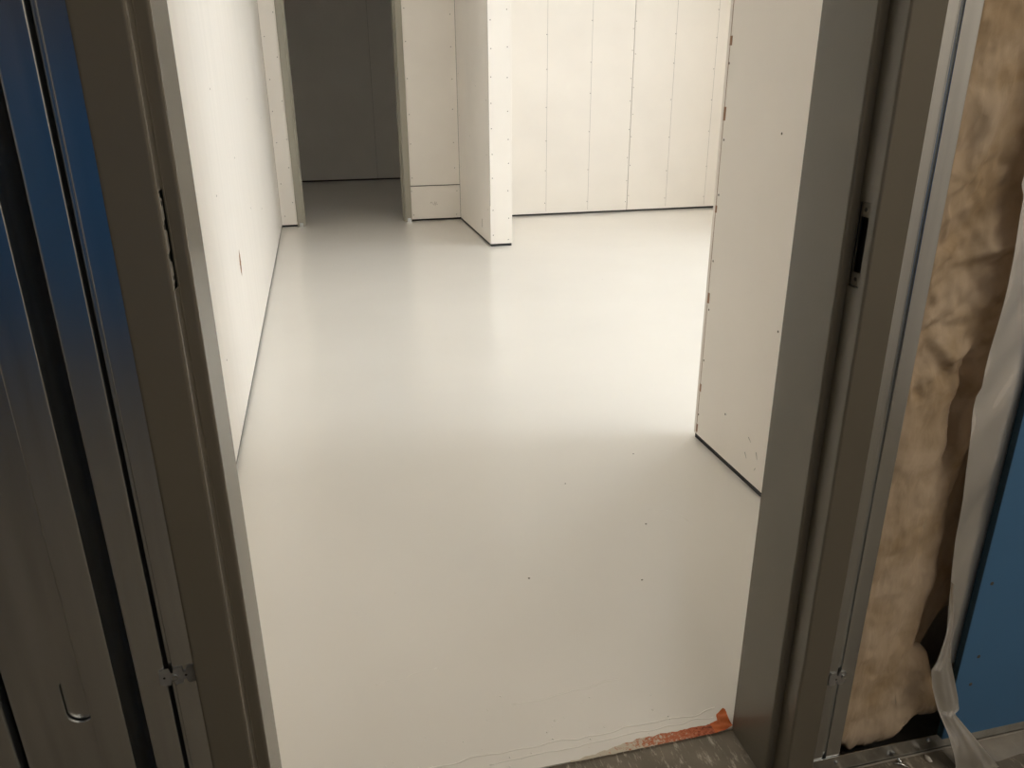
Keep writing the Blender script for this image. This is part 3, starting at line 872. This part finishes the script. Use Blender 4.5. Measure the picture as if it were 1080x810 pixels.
# ================================================================== PLASTIC FILM
def film(name, left, right, z0, z1, yfn, nu, nv, parent=None):
    bm = bmesh.new(); g = []
    for j in range(nv + 1):
        z = z0 + (z1 - z0) * j / nv
        a, b_ = lerp_tab(left, z), lerp_tab(right, z)
        g.append([bm.verts.new((a + (b_ - a) * i / nu, yfn(a + (b_ - a) * i / nu, z, i / nu), z)) for i in range(nu + 1)])
    for j in range(nv):
        for i in range(nu): bm.faces.new((g[j][i], g[j][i + 1], g[j + 1][i + 1], g[j + 1][i]))
    return smooth(link(name, bm_mesh(bm, name), M['film'], parent))
pf = empty('plastic_film', (1.05, .95, 0))
tag(pf, 'loose milky plastic film hanging out between insulation and blue board', 'plastic sheet')
inv = Matrix.Translation(pf.location).inverted()
edge = [(.24, 1.045), (.30, 1.030), (.363, 1.021), (.45, 1.012), (.561, .999), (.68, .984), (.754, .977), (.775, .977), (.79, .984), (.818, .983), (.90, .986), (.954, .988), (1.03, .985), (1.085, .983), (1.10, .976), (1.13, .980), (1.3, .982), (2.5, .99)]
def y_main(x, z, s):
    fold = .0018 * math.sin((x * 34 - z * 17)) + fbm(x * 7 - z * 5, z * 2.2, 3.3, 2) * .006 + fbm((x - z * .45) * 26, (x + z) * 3, 1, 2) * .0016
    free = (1 - s)
    edge_roll = .006 * math.exp(-(s / .12) ** 2)
    k = sm_(1.082, 1.045, x)
    return STUD_Y - .0018 + (-.012 * math.sin(math.pi * min(1, s * 1.05)) * (1 - s) + fold - edge_roll - .010 * free) * k
o = film('sheet', edge, [(.2, 1.15), (2.5, 1.15)], .215, 2.45, y_main, 46, 300, pf); o.matrix_parent_inverse = inv
def y_fold(x, z, s):
    base = STUD_Y - .022 - .030 * sm_(.16, .02, z) - .012 * sm_(.42, .30, z)
    return base + .0035 * math.sin(s * 6.5 + z * 8) + .0012 * math.sin(s * 17 - z * 5) - .004 * math.exp(-((s - .95) / .1) ** 2)
fl_l = [(-.004, 1.083), (.05, 1.070), (.091, 1.058), (.142, 1.036), (.20, 1.012), (.24, 1.001), (.259, 1.009), (.30, 1.013), (.363, 1.018), (.42, 1.0125)]
fl_r = [(-.004, 1.180), (.05, 1.135), (.10, 1.095), (.128, 1.072), (.134, 1.082), (.16, 1.076), (.20, 1.060), (.259, 1.036), (.30, 1.028), (.363, 1.024), (.42, 1.0135)]
o = film('hanging_fold', fl_l, fl_r, -.0015, .42, y_fold, 24, 110, pf); o.matrix_parent_inverse = inv

# ================================================================== ORANGE TAPE AT THE THRESHOLD
tp = empty('orange_tape', (.55, 1.09, 0))
tag(tp, 'torn strip of orange tape stuck along the threshold by the right jamb', 'tape')
inv = Matrix.Translation(tp.location).inverted()
bm = bmesh.new(); a_, b_2 = [], []
for i in range(61):
    t = i / 60; x = .375 + (.690 - .375) * t
    yb_ = 1.0985 + .020 * sm_(.0, .55, t) + .004 * fbm(x * 60, 0, 0)
    a_.append(bm.verts.new((x, 1.0945 + .0015 * noise.noise((x * 70, 2, 0)), .0007))); b_2.append(bm.verts.new((x, yb_, .0009)))
for i in range(60): bm.faces.new((a_[i], a_[i + 1], b_2[i + 1], b_2[i]))
o = link('stuck_strip', bm_mesh(bm, 'stuck_strip'), M['tape'], tp); o.matrix_parent_inverse = inv
bm = bmesh.new(); rows = []
for i in range(21):                       # bunched end: widens and climbs against the jamb
    t = i / 20; x = .684 + .0385 * t
    wd_ = .026 + .014 * sm_(.45, .60, t)
    rows.append([bm.verts.new((x + .002 * math.sin(k * 1.1 + 1) * t, 1.094 + .004 * t + wd_ * k / 8, .0012 + .016 * t ** 2 * (.3 + .7 * math.sin(k / 8 * 2.2)) + .0024 * math.sin(k * 1.5 + t * 9) * t)) for k in range(9)])
for i in range(20):
    for k in range(8): bm.faces.new((rows[i][k], rows[i + 1][k], rows[i + 1][k + 1], rows[i][k + 1]))
o = smooth(link('curled_end', bm_mesh(bm, 'curled_end'), M['tape_fresh'], tp)); o.matrix_parent_inverse = inv
tag(o, 'bright clean curled end of the tape')

# ================================================================== CRUMBS ON THE CONCRETE
bm = bmesh.new()
tube(bm, [(-.013, .006, .0035), (0, 0, .004), (.009, -.010, .003)], [.0012, .0022, .0008], 8)
tube(bm, [(0, 0, .0045), (-.001, .010, .009)], [.002, .0032], 8)
o = smooth(link('loose_screw', bm_mesh(bm, 'loose_screw'), M['galv'])); o.location = (.998, .936, -.003)
tag(o, 'bent bright screw lying on the concrete in front of the floor track', 'screw')
bm = bmesh.new(); bmesh.ops.create_icosphere(bm, subdivisions=2, radius=.006)
for v in bm.verts:
    v.co *= 1 + .3 * noise.noise(v.co * 300); v.co.x *= .75; v.co.z *= .55; v.co.y *= 1.5
o = smooth(link('plaster_crumb', bm_mesh(bm, 'plaster_crumb'), M['board'])); o.location = (1.058, .936, .0002)
tag(o, 'small pale plaster crumb on the concrete beside the loose screw', 'crumb')
random.seed(5)
for i in range(14):
    bm = bmesh.new(); bmesh.ops.create_icosphere(bm, subdivisions=1, radius=random.uniform(.0008, .0018))
    o = link('grit', bm_mesh(bm, 'grit'), M['compound'], fc); o.location = (random.uniform(.86, 1.06), random.uniform(.90, .945), -.0022)

# ================================================================== CORRIDOR FILL LAMP (added, unseen behind the camera)
def corridor_fill_lamp(loc, half, watts, col, label):
    lp = empty('corridor_fill_lamp', loc)
    tag(lp, label, 'lamp')
    boxes('housing', [(-half - .02, half + .02, -.07, .07, -.06, 0)], M['white_metal'], lp, .004)
    boxes('diffuser', [(-half, half, -.055, .055, -.068, -.0605)], lamp_mat(watts * .15 / half, col), lp, .002)
    ld = bpy.data.lights.new('fill_light', 'AREA'); ld.shape = 'RECTANGLE'; ld.size = 2 * half; ld.size_y = .11
    ld.energy = watts; ld.color = col
    lo = bpy.data.objects.new('fill_light', ld); COL.objects.link(lo); lo.parent = lp; lo.location = (0, 0, -.072)
corridor_fill_lamp((1.3, -.75, CEIL), .9, FILL_W, (1, .89, .74), 'unseen long linear lamp added behind the camera to light the corridor')
